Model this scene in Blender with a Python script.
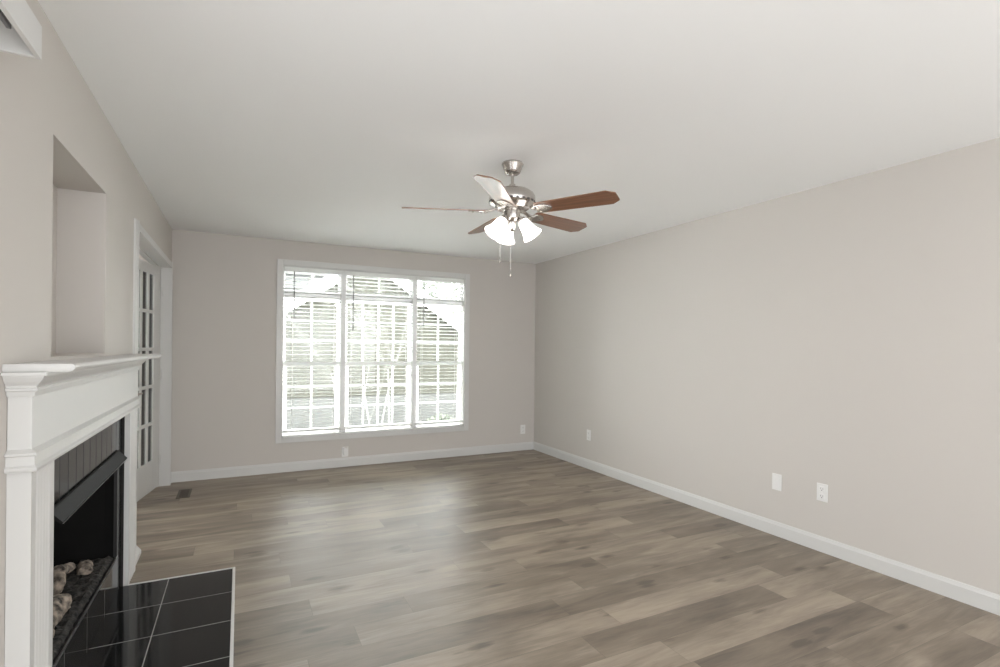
import bpy, bmesh, math, random
from mathutils import Vector, Matrix

for o in list(bpy.data.objects):
    bpy.data.objects.remove(o)
S = bpy.context.scene
COL = S.collection
random.seed(7)

# ------------------------------------------------------------------ camera
CAM_H, F_PX, YAW, PITCH, ROLL, CY = 1.3354, 516.22, 0.4669, -0.0006, 0.0106, 347.73
cam = bpy.data.cameras.new('camera')
cam.sensor_width = 36.0
cam.lens = F_PX * 36.0 / 1000.0
cam.shift_y = (CY - 333.5) / 1000.0
cam.clip_start = 0.05
cam.clip_end = 300
co = bpy.data.objects.new('camera', cam)
COL.objects.link(co)
S.camera = co
_r = Vector((math.cos(YAW), -math.sin(YAW), 0))
_f = Vector((math.sin(YAW), math.cos(YAW), 0))
_u = Vector((0, 0, 1))
_f2 = _f * math.cos(PITCH) + _u * math.sin(PITCH)
_u2 = _u * math.cos(PITCH) - _f * math.sin(PITCH)
_r3 = _r * math.cos(ROLL) + _u2 * math.sin(ROLL)
_u3 = _u2 * math.cos(ROLL) - _r * math.sin(ROLL)
m = Matrix((_r3, _u3, -_f2)).transposed().to_4x4()
m.translation = Vector((0, 0, CAM_H))
co.matrix_world = m

# ------------------------------------------------------------------ world and exposure
S.view_settings.view_transform = 'Standard'
S.view_settings.look = 'None'
S.view_settings.gamma = 1.0
S.view_settings.use_curve_mapping = False
S.view_settings.exposure = 0.36
W = bpy.data.worlds.new('overcast_sky')
S.world = W
W.use_nodes = True
bg = W.node_tree.nodes['Background']
bg.inputs[0].default_value = (0.96, 0.98, 1.0, 1)
bg.inputs[1].default_value = 19.0

H = 2.44
XL, XR, YB, YF = -0.593, 3.472, 5.868, -2.2


def area(name, loc, rot, sx, sy, power, col=(1, 1, 1)):
    l = bpy.data.lights.new(name, 'AREA')
    l.shape = 'RECTANGLE'
    l.size, l.size_y = sx, sy
    l.energy = power
    l.color = col
    o = bpy.data.objects.new(name, l)
    o.location = loc
    o.rotation_euler = rot
    COL.objects.link(o)
    return o


# fill light added at the solid wall behind the camera; daylight from the unseen patio door under the valance at the left
area('fill_behind_camera', (1.4, YF + 0.03, 1.2), (math.radians(90), 0, 0), 3.8, 2.2, 98, (0.95, 0.985, 1.03))
area('daylight_patio_door', (XL + 0.02, 0.35, 1.02), (math.radians(90), 0, math.radians(-90)), 2.0, 1.9, 20, (0.95, 0.985, 1.03))
# portal: only steers the sampling of the sky through the window
area('window_portal', (1.43, YB + 0.13, 1.27), (math.radians(-90), 0, 0), 2.2, 1.95, 1.0).data.cycles.is_portal = True


# ------------------------------------------------------------------ materials
def mat(name, col, rough=0.5, metal=0.0, spec=0.5, coat=0.0, emit=None, emit_s=0.0):
    M = bpy.data.materials.new(name)
    M.use_nodes = True
    b = M.node_tree.nodes['Principled BSDF']
    b.inputs['Base Color'].default_value = (*col, 1)
    b.inputs['Roughness'].default_value = rough
    b.inputs['Metallic'].default_value = metal
    b.inputs['Specular IOR Level'].default_value = spec
    b.inputs['Coat Weight'].default_value = coat
    if emit:
        b.inputs['Emission Color'].default_value = (*emit, 1)
        b.inputs['Emission Strength'].default_value = emit_s
    return M


def nt(M):
    t = M.node_tree
    return t, t.nodes, t.links, t.nodes['Principled BSDF']


def math_n(N, L, op, a, b=None):
    n = N.new('ShaderNodeMath')
    n.operation = op
    for i, v in enumerate((a, b)):
        if v is None:
            continue
        if isinstance(v, (int, float)):
            n.inputs[i].default_value = v
        else:
            L.new(v, n.inputs[i])
    return n.outputs[0]


def add_bump(M, scale, strength, dist=0.002, detail=2):
    t, N, L, b = nt(M)
    tc = N.new('ShaderNodeTexCoord')
    n = N.new('ShaderNodeTexNoise')
    n.inputs['Scale'].default_value = scale
    n.inputs['Detail'].default_value = detail
    L.new(tc.outputs['Object'], n.inputs['Vector'])
    bp = N.new('ShaderNodeBump')
    bp.inputs['Strength'].default_value = strength
    bp.inputs['Distance'].default_value = dist
    L.new(n.outputs['Fac'], bp.inputs['Height'])
    L.new(bp.outputs['Normal'], b.inputs['Normal'])
    return M


def mottled(name, c1, c2, scale, rough=0.6, stretch=(1, 1, 1), metal=0.0, bump=0.0, spec=0.5, coat=0.0, contrast=1.0):
    M = mat(name, c1, rough, metal, spec, coat)
    t, N, L, b = nt(M)
    tc = N.new('ShaderNodeTexCoord')
    mp = N.new('ShaderNodeMapping')
    mp.inputs['Scale'].default_value = stretch
    L.new(tc.outputs['Object'], mp.inputs['Vector'])
    n = N.new('ShaderNodeTexNoise')
    n.inputs['Scale'].default_value = scale
    n.inputs['Detail'].default_value = 5
    L.new(mp.outputs['Vector'], n.inputs['Vector'])
    mx = N.new('ShaderNodeMixRGB')
    mx.inputs[1].default_value = (*c1, 1)
    mx.inputs[2].default_value = (*c2, 1)
    if contrast != 1.0:
        q = math_n(N, L, 'ADD', math_n(N, L, 'MULTIPLY', math_n(N, L, 'SUBTRACT', n.outputs['Fac'], 0.5), contrast), 0.5)
        q.node.use_clamp = True
        L.new(q, mx.inputs[0])
    else:
        L.new(n.outputs['Fac'], mx.inputs[0])
    L.new(mx.outputs[0], b.inputs['Base Color'])
    if bump:
        bp = N.new('ShaderNodeBump')
        bp.inputs['Strength'].default_value = bump
        bp.inputs['Distance'].default_value = 0.01
        L.new(n.outputs['Fac'], bp.inputs['Height'])
        L.new(bp.outputs['Normal'], b.inputs['Normal'])
    return M


WALL = add_bump(mat('greige_wall_paint', (0.605, 0.570, 0.530), 0.75, spec=0.25), 260, 0.06)
CEIL = add_bump(mat('white_ceiling_paint', (0.92, 0.92, 0.91), 0.9, spec=0.1), 180, 0.08)
TRIM = mat('white_trim_paint', (0.655, 0.648, 0.627), 0.35)
VINYL = mat('white_vinyl', (0.82, 0.82, 0.81), 0.4)
SLAT = mat('white_blind_slat', (0.82, 0.82, 0.80), 0.45)


def translucent(M, amount):
    t = M.node_tree
    b = t.nodes['Principled BSDF']
    out = [n for n in t.nodes if n.type == 'OUTPUT_MATERIAL'][0]
    tl = t.nodes.new('ShaderNodeBsdfTranslucent')
    tl.inputs[0].default_value = b.inputs['Base Color'].default_value
    mx = t.nodes.new('ShaderNodeMixShader')
    mx.inputs[0].default_value = amount
    t.links.new(b.outputs[0], mx.inputs[1])
    t.links.new(tl.outputs[0], mx.inputs[2])
    t.links.new(mx.outputs[0], out.inputs[0])
    return M


SHADE = translucent(mat('frosted_glass_shade', (0.90, 0.89, 0.87), 0.3, emit=(1.0, 0.97, 0.93), emit_s=2.2), 0.50)
translucent(SLAT, 0.38)
GRILLE = translucent(mat('thin_white_vinyl_grille', (0.84, 0.84, 0.83), 0.4), 0.78)
MULLION = translucent(mat('white_mullion_vinyl', (0.82, 0.82, 0.81), 0.4), 0.22)
SASH = translucent(mat('white_sash_vinyl', (0.82, 0.82, 0.81), 0.4), 0.60)
PLATE = mat('white_plastic', (0.80, 0.79, 0.77), 0.35)
PLATE_DARK = mat('slot_dark', (0.25, 0.245, 0.235), 0.6)
NICKEL = mat('brushed_nickel', (0.56, 0.53, 0.50), 0.24, 1.0)
NICKEL_DARK = mat('vent_slot', (0.08, 0.075, 0.07), 0.6)
TRACK = mat('grey_track_metal', (0.22, 0.22, 0.23), 0.35, 0.6)
GREY_WAND = mat('grey_wand', (0.25, 0.25, 0.245), 0.5)
CORD = mat('pale_cord', (0.78, 0.78, 0.76), 0.7)
BULB = mat('lit_bulb', (1, 1, 1), 0.4, emit=(1.0, 0.965, 0.92), emit_s=420.0)
BLACK_METAL = mat('black_sheet_metal', (0.020, 0.019, 0.018), 0.42, spec=0.5)
HOOD_METAL = mat('charcoal_hood_metal', (0.012, 0.0115, 0.011), 0.5, spec=0.06)
STEEL_EDGE = mat('worn_steel_edge', (0.42, 0.41, 0.40), 0.3, 1.0)
FIREBACK = mottled('sooty_firebrick', (0.003, 0.003, 0.003), (0.009, 0.0085, 0.008), 9, 0.9, bump=0.3, spec=0.15)
LAVA = mottled('lava_rock', (0.004, 0.004, 0.0035), (0.050, 0.045, 0.040), 45, 0.95, bump=1.0, contrast=3.0)
LOGM = mottled('ceramic_log', (0.020, 0.017, 0.014), (0.40, 0.33, 0.265), 30, 0.9, (1, 1, 1), bump=1.0, contrast=3.0)
GAP_SHADE = mat('painted_gap_shade', (0.012, 0.010, 0.009), 0.8)
REGISTER = mat('brown_register_metal', (0.085, 0.068, 0.052), 0.45, 0.3)
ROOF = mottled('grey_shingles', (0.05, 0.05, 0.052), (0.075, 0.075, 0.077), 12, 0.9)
FASCIA = mat('white_fascia', (0.85, 0.85, 0.84), 0.5)
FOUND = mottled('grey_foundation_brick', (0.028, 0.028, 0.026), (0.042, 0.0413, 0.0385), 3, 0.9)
LAWN = mottled('pale_patio_concrete', (0.60, 0.60, 0.57), (0.70, 0.69, 0.66), 3, 0.95)
BARK = mat('pale_bark', (0.12, 0.117, 0.11), 0.8, spec=0.1)
LEAF = mat('pale_leaf', (0.085, 0.085, 0.078), 0.8, spec=0.1)
TREEDARK = mottled('pale_foliage', (0.045, 0.052, 0.036), (0.075, 0.08, 0.06), 6, 0.9)


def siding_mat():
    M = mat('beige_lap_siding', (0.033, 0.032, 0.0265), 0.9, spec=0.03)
    t, N, L, b = nt(M)
    tc = N.new('ShaderNodeTexCoord')
    sp = N.new('ShaderNodeSeparateXYZ')
    L.new(tc.outputs['Object'], sp.inputs[0])
    f = math_n(N, L, 'FRACT', math_n(N, L, 'MULTIPLY', sp.outputs['Z'], 1 / 0.16))
    bp = N.new('ShaderNodeBump')
    bp.inputs['Strength'].default_value = 1.0
    bp.inputs['Distance'].default_value = 0.03
    L.new(math_n(N, L, 'SUBTRACT', 1.0, f), bp.inputs['Height'])
    L.new(bp.outputs['Normal'], b.inputs['Normal'])
    return M


SIDING = siding_mat()
SIDING_PALE = mottled('pale_grey_siding', (0.07, 0.07, 0.07), (0.09, 0.09, 0.09), 2, 0.8)


def glass_mat():
    M = bpy.data.materials.new('clear_pane_glass')
    M.use_nodes = True
    t = M.node_tree
    N, L = t.nodes, t.links
    N.clear()
    out = N.new('ShaderNodeOutputMaterial')
    tr = N.new('ShaderNodeBsdfTransparent')
    tr.inputs[0].default_value = (0.93, 0.95, 0.94, 1)
    gl = N.new('ShaderNodeBsdfGlossy')
    gl.inputs['Roughness'].default_value = 0.02
    fr = N.new('ShaderNodeFresnel')
    fr.inputs[0].default_value = 1.45
    mx = N.new('ShaderNodeMixShader')
    L.new(fr.outputs[0], mx.inputs[0])
    L.new(tr.outputs[0], mx.inputs[1])
    L.new(gl.outputs[0], mx.inputs[2])
    L.new(mx.outputs[0], out.inputs[0])
    return M


GLASS = glass_mat()


def wood_mat(name, c1, c2, rough, coat):
    M = mat(name, c1, rough, coat=coat)
    t, N, L, b = nt(M)
    b.inputs['Coat Roughness'].default_value = 0.22
    tc = N.new('ShaderNodeTexCoord')
    mp = N.new('ShaderNodeMapping')
    mp.inputs['Scale'].default_value = (2, 40, 40)
    L.new(tc.outputs['UV'], mp.inputs['Vector'])
    n = N.new('ShaderNodeTexNoise')
    n.inputs['Scale'].default_value = 1.5
    n.inputs['Detail'].default_value = 6
    L.new(mp.outputs['Vector'], n.inputs['Vector'])
    r = N.new('ShaderNodeValToRGB')
    r.color_ramp.elements[0].position = 0.3
    r.color_ramp.elements[1].position = 0.7
    r.color_ramp.elements[0].color = (*c2, 1)
    r.color_ramp.elements[1].color = (*c1, 1)
    L.new(n.outputs['Fac'], r.inputs[0])
    L.new(r.outputs[0], b.inputs['Base Color'])
    return M


BLADE = wood_mat('walnut_blade', (0.27, 0.118, 0.058), (0.16, 0.068, 0.033), 0.35, 0.9)


def tile_mat(name, x0, dx, y0, dy, z0, dz, use, grout=(0.33, 0.32, 0.31), gw=0.0022, rough=0.08):
    """glossy black tile with grout lines at x0+k*dx, y0+k*dy, z0+k*dz for the axes in use"""
    M = mat(name, (0.011, 0.011, 0.011), rough, spec=0.27)
    t, N, L, b = nt(M)
    g = N.new('ShaderNodeNewGeometry')
    sp = N.new('ShaderNodeSeparateXYZ')
    L.new(g.outputs['Position'], sp.inputs[0])
    tot = None
    ids = []
    for ax, o, d in (('X', x0, dx), ('Y', y0, dy), ('Z', z0, dz)):
        if ax not in use:
            continue
        u = math_n(N, L, 'DIVIDE', math_n(N, L, 'SUBTRACT', sp.outputs[ax], o), d)
        ids.append(math_n(N, L, 'FLOOR', u))
        fr = math_n(N, L, 'FRACT', u)
        e = math_n(N, L, 'MINIMUM', fr, math_n(N, L, 'SUBTRACT', 1.0, fr))
        k = math_n(N, L, 'LESS_THAN', e, gw / d)
        tot = k if tot is None else math_n(N, L, 'MAXIMUM', tot, k)
    mx = N.new('ShaderNodeMixRGB')
    mx.inputs[1].default_value = (0.012, 0.012, 0.012, 1)
    mx.inputs[2].default_value = (*grout, 1)
    L.new(tot, mx.inputs[0])
    L.new(mx.outputs[0], b.inputs['Base Color'])
    L.new(math_n(N, L, 'ADD', math_n(N, L, 'MULTIPLY', tot, 0.6), rough), b.inputs['Roughness'])
    # each tile is set very slightly out of true
    cb = N.new('ShaderNodeCombineXYZ')
    for i, s in enumerate(ids):
        L.new(s, cb.inputs[i])
    wn = N.new('ShaderNodeTexWhiteNoise')
    L.new(cb.outputs[0], wn.inputs['Vector'])
    sub = N.new('ShaderNodeVectorMath')
    sub.operation = 'SUBTRACT'
    L.new(wn.outputs['Color'], sub.inputs[0])
    sub.inputs[1].default_value = (0.5, 0.5, 0.5)
    sc = N.new('ShaderNodeVectorMath')
    sc.operation = 'SCALE'
    L.new(sub.outputs[0], sc.inputs[0])
    sc.inputs['Scale'].default_value = 0.022
    ad = N.new('ShaderNodeVectorMath')
    L.new(sc.outputs[0], ad.inputs[0])
    L.new(g.outputs['Normal'], ad.inputs[1])
    nm = N.new('ShaderNodeVectorMath')
    nm.operation = 'NORMALIZE'
    L.new(ad.outputs[0], nm.inputs[0])
    L.new(nm.outputs[0], b.inputs['Normal'])
    return M


TX = -0.572            # face of the black tile round the firebox
HEARTH_TILE = tile_mat('black_hearth_tile', -0.345, 0.3225, 3.112, 0.322, 0, 1, 'XY')
RISER_TILE = tile_mat('black_riser_tile', 0, 1, 2.760, 0.322, 0, 1, 'Y', grout=(0.14, 0.135, 0.13))
UPPER_TILE = tile_mat('dark_upper_tile', 0, 1, 2.360, 0.105, 0, 1, 'Y', grout=(0.004, 0.004, 0.004), gw=0.0042, rough=0.12)


def floor_mat():
    M = mat('grey_brown_vinyl_plank', (0.25, 0.2, 0.16), 0.38, spec=1.0)
    t, N, L, b = nt(M)
    g = N.new('ShaderNodeNewGeometry')
    sp = N.new('ShaderNodeSeparateXYZ')
    L.new(g.outputs['Position'], sp.inputs[0])
    PW, PL = 0.182, 1.22
    v = math_n(N, L, 'DIVIDE', math_n(N, L, 'ADD', sp.outputs['Y'], 0.045), PW)
    row = math_n(N, L, 'FLOOR', v)
    wr = N.new('ShaderNodeTexWhiteNoise')
    wr.noise_dimensions = '1D'
    L.new(row, wr.inputs['W'])
    u = math_n(N, L, 'ADD', math_n(N, L, 'DIVIDE', sp.outputs['X'], PL), math_n(N, L, 'MULTIPLY', wr.outputs['Value'], 7.0))
    colm = math_n(N, L, 'FLOOR', u)
    cb = N.new('ShaderNodeCombineXYZ')
    L.new(row, cb.inputs[0])
    L.new(colm, cb.inputs[1])
    wn = N.new('ShaderNodeTexWhiteNoise')
    wn.noise_dimensions = '2D'
    L.new(cb.outputs[0], wn.inputs['Vector'])
    # grain coordinates, shifted for each plank
    off = math_n(N, L, 'MULTIPLY', wn.outputs['Value'], 37.0)
    gc = N.new('ShaderNodeCombineXYZ')
    L.new(math_n(N, L, 'ADD', sp.outputs['X'], off), gc.inputs[0])
    L.new(math_n(N, L, 'ADD', sp.outputs['Y'], off), gc.inputs[1])

    def noise(sx, sy, scale, detail, rough=0.55, dist=0.0):
        mp = N.new('ShaderNodeMapping')
        mp.inputs['Scale'].default_value = (sx, sy, 1)
        L.new(gc.outputs[0], mp.inputs['Vector'])
        n = N.new('ShaderNodeTexNoise')
        n.inputs['Scale'].default_value = scale
        n.inputs['Detail'].default_value = detail
        n.inputs['Roughness'].default_value = rough
        n.inputs['Distortion'].default_value = dist
        L.new(mp.outputs['Vector'], n.inputs['Vector'])
        return n.outputs['Fac']
    broad = noise(1.0, 4.5, 1.6, 3, 0.5, 0.6)
    mid = noise(1.0, 9.0, 4.0, 4, 0.6, 1.2)
    fine = noise(1.0, 22.0, 9.0, 3)
    # a few knots
    mp = N.new('ShaderNodeMapping')
    mp.inputs['Scale'].default_value = (1.0, 2.4, 1)
    L.new(gc.outputs[0], mp.inputs['Vector'])
    vo = N.new('ShaderNodeTexVoronoi')
    vo.inputs['Scale'].default_value = 2.6
    L.new(mp.outputs['Vector'], vo.inputs['Vector'])
    kn = N.new('ShaderNodeMapRange')
    kn.inputs['From Min'].default_value = 0.02
    kn.inputs['From Max'].default_value = 0.20
    kn.inputs['To Min'].default_value = 0.34
    kn.inputs['To Max'].default_value = 0.0
    L.new(math_n(N, L, 'ADD', vo.outputs['Distance'], math_n(N, L, 'MULTIPLY', math_n(N, L, 'SUBTRACT', mid, 0.5), 0.22)), kn.inputs[0])
    t1 = math_n(N, L, 'ADD', math_n(N, L, 'MULTIPLY', wn.outputs['Value'], 0.22), math_n(N, L, 'MULTIPLY', broad, 0.75))
    t2 = math_n(N, L, 'ADD', math_n(N, L, 'MULTIPLY', mid, 0.36), math_n(N, L, 'MULTIPLY', fine, 0.10))
    tt = math_n(N, L, 'SUBTRACT', math_n(N, L, 'ADD', t1, t2), kn.outputs[0])
    r = N.new('ShaderNodeValToRGB')
    e = r.color_ramp.elements
    e[0].position, e[0].color = 0.44, (0.100, 0.076, 0.056, 1)
    e[1].position, e[1].color = 0.94, (0.370, 0.304, 0.233, 1)
    k = e.new(0.70)
    k.color = (0.213, 0.169, 0.125, 1)
    L.new(tt, r.inputs[0])
    # seams
    fv = math_n(N, L, 'FRACT', v)
    ev = math_n(N, L, 'MULTIPLY', math_n(N, L, 'MINIMUM', fv, math_n(N, L, 'SUBTRACT', 1.0, fv)), PW)
    fu = math_n(N, L, 'FRACT', u)
    eu = math_n(N, L, 'MULTIPLY', math_n(N, L, 'MINIMUM', fu, math_n(N, L, 'SUBTRACT', 1.0, fu)), PL)
    seam = math_n(N, L, 'LESS_THAN', math_n(N, L, 'MINIMUM', ev, eu), 0.0011)
    mx = N.new('ShaderNodeMixRGB')
    L.new(math_n(N, L, 'MULTIPLY', seam, 0.45), mx.inputs[0])
    L.new(r.outputs[0], mx.inputs[1])
    mx.inputs[2].default_value = (0.05, 0.042, 0.034, 1)
    L.new(mx.outputs[0], b.inputs['Base Color'])
    L.new(math_n(N, L, 'ADD', math_n(N, L, 'MULTIPLY', mid, 0.10), 0.40), b.inputs['Roughness'])
    bp = N.new('ShaderNodeBump')
    bp.inputs['Strength'].default_value = 0.12
    bp.inputs['Distance'].default_value = 0.001
    L.new(math_n(N, L, 'SUBTRACT', fine, seam), bp.inputs['Height'])
    L.new(bp.outputs['Normal'], b.inputs['Normal'])
    return M


FLOOR = floor_mat()

# ------------------------------------------------------------------ mesh helpers
ORIGIN = {}


class MB:
    """collects shapes in world coordinates and links them as one mesh object"""

    def __init__(self):
        self.bm = bmesh.new()
        self.uv = None

    def box(self, x0, x1, y0, y1, z0, z1):
        v = [self.bm.verts.new((x, y, z)) for x in (x0, x1) for y in (y0, y1) for z in (z0, z1)]
        for f in ((0, 1, 3, 2), (4, 6, 7, 5), (0, 4, 5, 1), (2, 3, 7, 6), (0, 2, 6, 4), (1, 5, 7, 3)):
            self.bm.faces.new([v[i] for i in f])
        return self

    def quad(self, *pts):
        self.bm.faces.new([self.bm.verts.new(p) for p in pts])
        return self

    def prism(self, a, b):
        """two matching rings of 3-D points, capped"""
        n = len(a)
        va = [self.bm.verts.new(p) for p in a]
        vb = [self.bm.verts.new(p) for p in b]
        self.bm.faces.new(va[::-1])
        self.bm.faces.new(vb)
        for i in range(n):
            j = (i + 1) % n
            self.bm.faces.new((va[i], va[j], vb[j], vb[i]))
        return self

    def loft(self, rings, cap=True, closed=True):
        V = [[self.bm.verts.new(p) for p in r] for r in rings]
        n = len(V[0])
        for a, b in zip(V, V[1:]):
            for i in range(n if closed else n - 1):
                j = (i + 1) % n
                self.bm.faces.new((a[i], a[j], b[j], b[i]))
        if cap:
            self.bm.faces.new(V[0][::-1])
            self.bm.faces.new(V[-1])
        return self

    def lathe(self, c, prof, seg=32, axis=None, cap=True):
        """prof: (radius, height along axis) from c"""
        ax = Vector(axis).normalized() if axis else Vector((0, 0, 1))
        e1 = ax.orthogonal().normalized()
        e2 = ax.cross(e1)
        c = Vector(c)
        rings = []
        for r, h in prof:
            rings.append([c + ax * h + (e1 * math.cos(2 * math.pi * k / seg) + e2 * math.sin(2 * math.pi * k / seg)) * max(r, 1e-4)
                          for k in range(seg)])
        return self.loft(rings, cap)

    def tube(self, pts, rad, seg=8):
        pts = [Vector(p) for p in pts]
        if not isinstance(rad, (list, tuple)):
            rad = [rad] * len(pts)
        rings = []
        prev = None
        for i, p in enumerate(pts):
            d = (pts[min(i + 1, len(pts) - 1)] - pts[max(i - 1, 0)]).normalized()
            if prev is None:
                e1 = d.orthogonal().normalized()
            else:
                e1 = (prev - d * prev.dot(d)).normalized()
            prev = e1
            e2 = d.cross(e1)
            rings.append([p + (e1 * math.cos(2 * math.pi * k / seg) + e2 * math.sin(2 * math.pi * k / seg)) * rad[i] for k in range(seg)])
        return self.loft(rings)

    def build(self, name, material, parent=None, bevel=0.0, smooth=False, segs=2, sub=0):
        bmesh.ops.recalc_face_normals(self.bm, faces=self.bm.faces[:])
        me = bpy.data.meshes.new(name)
        if parent is not None:
            org = ORIGIN[parent.name]
        else:
            lo = Vector((1e9,) * 3)
            hi = Vector((-1e9,) * 3)
            for v in self.bm.verts:
                for i in range(3):
                    lo[i] = min(lo[i], v.co[i])
                    hi[i] = max(hi[i], v.co[i])
            org = Vector(((lo.x + hi.x) / 2, (lo.y + hi.y) / 2, lo.z))
        for v in self.bm.verts:
            v.co -= org
        self.bm.to_mesh(me)
        self.bm.free()
        me.materials.append(material)
        if smooth:
            for p in me.polygons:
                p.use_smooth = True
        o = bpy.data.objects.new(name, me)
        COL.objects.link(o)
        ORIGIN[o.name] = org.copy()
        if parent is not None:
            o.parent = parent
        else:
            o.location = org
        if bevel:
            md = o.modifiers.new('soft_edges', 'BEVEL')
            md.width = bevel
            md.segments = segs
            md.limit_method = 'ANGLE'
            md.angle_limit = math.radians(35)
        if sub:
            md = o.modifiers.new('smooth_form', 'SUBSURF')
            md.levels = md.render_levels = sub
        if smooth:
            md = o.modifiers.new('edge_split', 'EDGE_SPLIT')
            md.split_angle = math.radians(42)
        return o


def thing(name, loc, label, cat, group=None):
    o = bpy.data.objects.new(name, None)
    o.empty_display_size = 0.1
    COL.objects.link(o)
    o.location = loc
    ORIGIN[o.name] = Vector(loc)
    return tag(o, label, cat, group)


def tag(o, label, cat, group=None, kind=None):
    o['label'] = label
    o['category'] = cat
    if group:
        o['group'] = group
    if kind:
        o['kind'] = kind
    return o


def struct(o):
    o['kind'] = 'structure'
    return o


def struct_empty(name, loc):
    o = bpy.data.objects.new(name, None)
    COL.objects.link(o)
    o.location = loc
    ORIGIN[o.name] = Vector(loc)
    return struct(o)


# ------------------------------------------------------------------ the room shell
# window opening in the back wall, door opening, niche and firebox in the left wall
WX0, WX1, WZ0, WZ1 = 0.395, 2.470, 0.365, 2.178
DY0, DY1, DZ = 3.955, 5.745, 2.050
NY0, NY1, NZ0, NZ1, NX = 2.335, 3.14, 1.285, 2.07, -0.78
FY0, FY1, FZ0, FZ1, FX = 2.27, 3.35, 0.205, 0.765, -1.02
T = 0.12

f = MB().box(XL - T, XR + T, YF - T, YB + T, -0.12, 0.0).box(-3.7, XL - T, 3.1, 7.3, -0.12, 0.0)
struct(f.build('floor', FLOOR))
c = MB().box(XL - T, XR + T, YF - T, YB + T, H, H + 0.12).box(-3.7, XL - T, 3.1, 7.3, H, H + 0.12)
struct(c.build('ceiling', CEIL))

w = MB()
w.box(XL - T, WX0, YB, YB + T, 0, H)
w.box(WX1, XR + T, YB, YB + T, 0, H)
w.box(WX0, WX1, YB, YB + T, 0, WZ0)
w.box(WX0, WX1, YB, YB + T, WZ1, H)
struct(w.build('wall_back', WALL))
struct(MB().box(XR, XR + T, YF - T, YB, 0, H).build('wall_right', WALL))

w = MB()
w.box(XL - T, XL, YF, 1.90, 0, H)
CX = -1.12                                  # back of the chimney chase
w.box(CX, XL, 1.90, FY0, 0, FZ1)            # beside the firebox
w.box(CX, XL, FY1, 3.79, 0, FZ1)
w.box(CX, FX, FY0, FY1, 0, FZ1)             # behind it
w.box(FX, XL, FY0, FY1, 0, FZ0 - 0.012)     # below it
w.box(CX, XL, 1.90, 3.79, FZ1, NZ0)         # above the firebox up to the niche
w.box(CX, XL, 1.90, NY0, NZ0, NZ1)
w.box(CX, XL, NY1, 3.79, NZ0, NZ1)
w.box(CX, NX, NY0, NY1, NZ0, NZ1)
w.box(CX, XL, 1.90, 3.79, NZ1, H)
w.box(XL - T, XL, 3.79, DY0 - 0.018, 0, H)
w.box(XL - T, XL, DY0 - 0.018, DY1 + 0.018, DZ + 0.018, H)
w.box(XL - T, XL, DY1 + 0.018, YB, 0, H)
struct(w.build('wall_left', WALL))

w = MB().box(XL - T, XR, YF - T, YF, 0, H)
struct(w.build('wall_front', WALL))

w = MB()                                    # the room beyond the french doors
w.box(-3.7, -3.58, 3.2, 7.3, 0, 0.9)
w.box(-3.7, -3.58, 3.2, 7.3, 1.75, H)
w.box(-3.7, -3.58, 3.2, 4.6, 0.9, 1.75)
w.box(-3.7, -3.58, 6.0, 7.3, 0.9, 1.75)
w.box(-3.7, CX, 3.1, 3.2, 0, H)
w.box(-3.7, XL - T, 7.2, 7.3, 0, H)
w.box(XL - T, XL - T + 0.1, YB + T, 7.3, 0, H)
struct(w.build('wall_side_room', WALL))


def base_profile(n):
    """baseboard section: (out from wall, height)"""
    return [(0, 0), (n, 0), (n, 0.078), (n * 0.75, 0.086), (n * 0.45, 0.098), (n * 0.3, 0.1), (0, 0.1)]


bp_ = base_profile(0.014)
struct(MB().prism([(XR - a, YF, z) for a, z in bp_], [(XR - a, YB, z) for a, z in bp_]).build('baseboard_right', TRIM))
struct(MB().prism([(XL, YB - a, z) for a, z in bp_], [(XR - 0.014, YB - a, z) for a, z in bp_]).build('baseboard_back', TRIM))
b = MB()
bl = base_profile(0.022)
b.prism([(XL + a, DY1 + 0.095, z) for a, z in bl], [(XL + a, YB - 0.014, z) for a, z in bl])
bl2 = [(0, 0), (0.046, 0), (0.056, 0.03), (0.056, 0.05), (0.030, 0.085), (0.012, 0.1), (0, 0.1)]
b.prism([(XL + a, 3.69, z) for a, z in bl2], [(XL + a, DY0 - 0.08, z) for a, z in bl2])
struct(b.build('baseboard_left', TRIM))

# ------------------------------------------------------------------ french door and its casing
cz = DZ + 0.062
cas = MB()
prof = [(0.0, 0.0), (0.019, 0.0), (0.019, 0.018), (0.013, 0.03), (0.012, 0.055), (0.008, 0.062), (0, 0.065)]
# side legs: profile runs from opening edge outwards
cas.prism([(XL + a, DY0 - o * 1.15, 0) for a, o in prof], [(XL + a, DY0 - o * 1.15, cz) for a, o in prof])
cas.prism([(XL + a, DY1 + o * 1.45, 0) for a, o in prof], [(XL + a, DY1 + o * 1.45, cz) for a, o in prof])
cas.prism([(XL + a, DY0, DZ + o) for a, o in prof], [(XL + a, DY1, DZ + o) for a, o in prof])
struct(cas.build('trim_1', TRIM))
jb = MB()
jb.box(XL - T, XL + 0.002, DY0 - 0.018, DY0, 0, DZ)
jb.box(XL - T, XL + 0.002, DY1, DY1 + 0.018, 0, DZ)
jb.box(XL - T, XL + 0.002, DY0 - 0.018, DY1 + 0.018, DZ, DZ + 0.018)
jb.box(XL - T, XL - 0.075, DY1 - 0.012, DY1, 0, DZ)      # stops
jb.box(XL - T, XL - 0.075, DY0, DY1, DZ - 0.012, DZ)
struct(jb.build('trim_2', TRIM))

ANG = 0.17
HX, HY = -0.664, 5.735
du = Vector((-math.sin(ANG), -math.cos(ANG), 0))      # from hinge to latch
dn = Vector((math.cos(ANG), -math.sin(ANG), 0))       # towards the room
D0 = Vector((HX, HY, 0))


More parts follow.
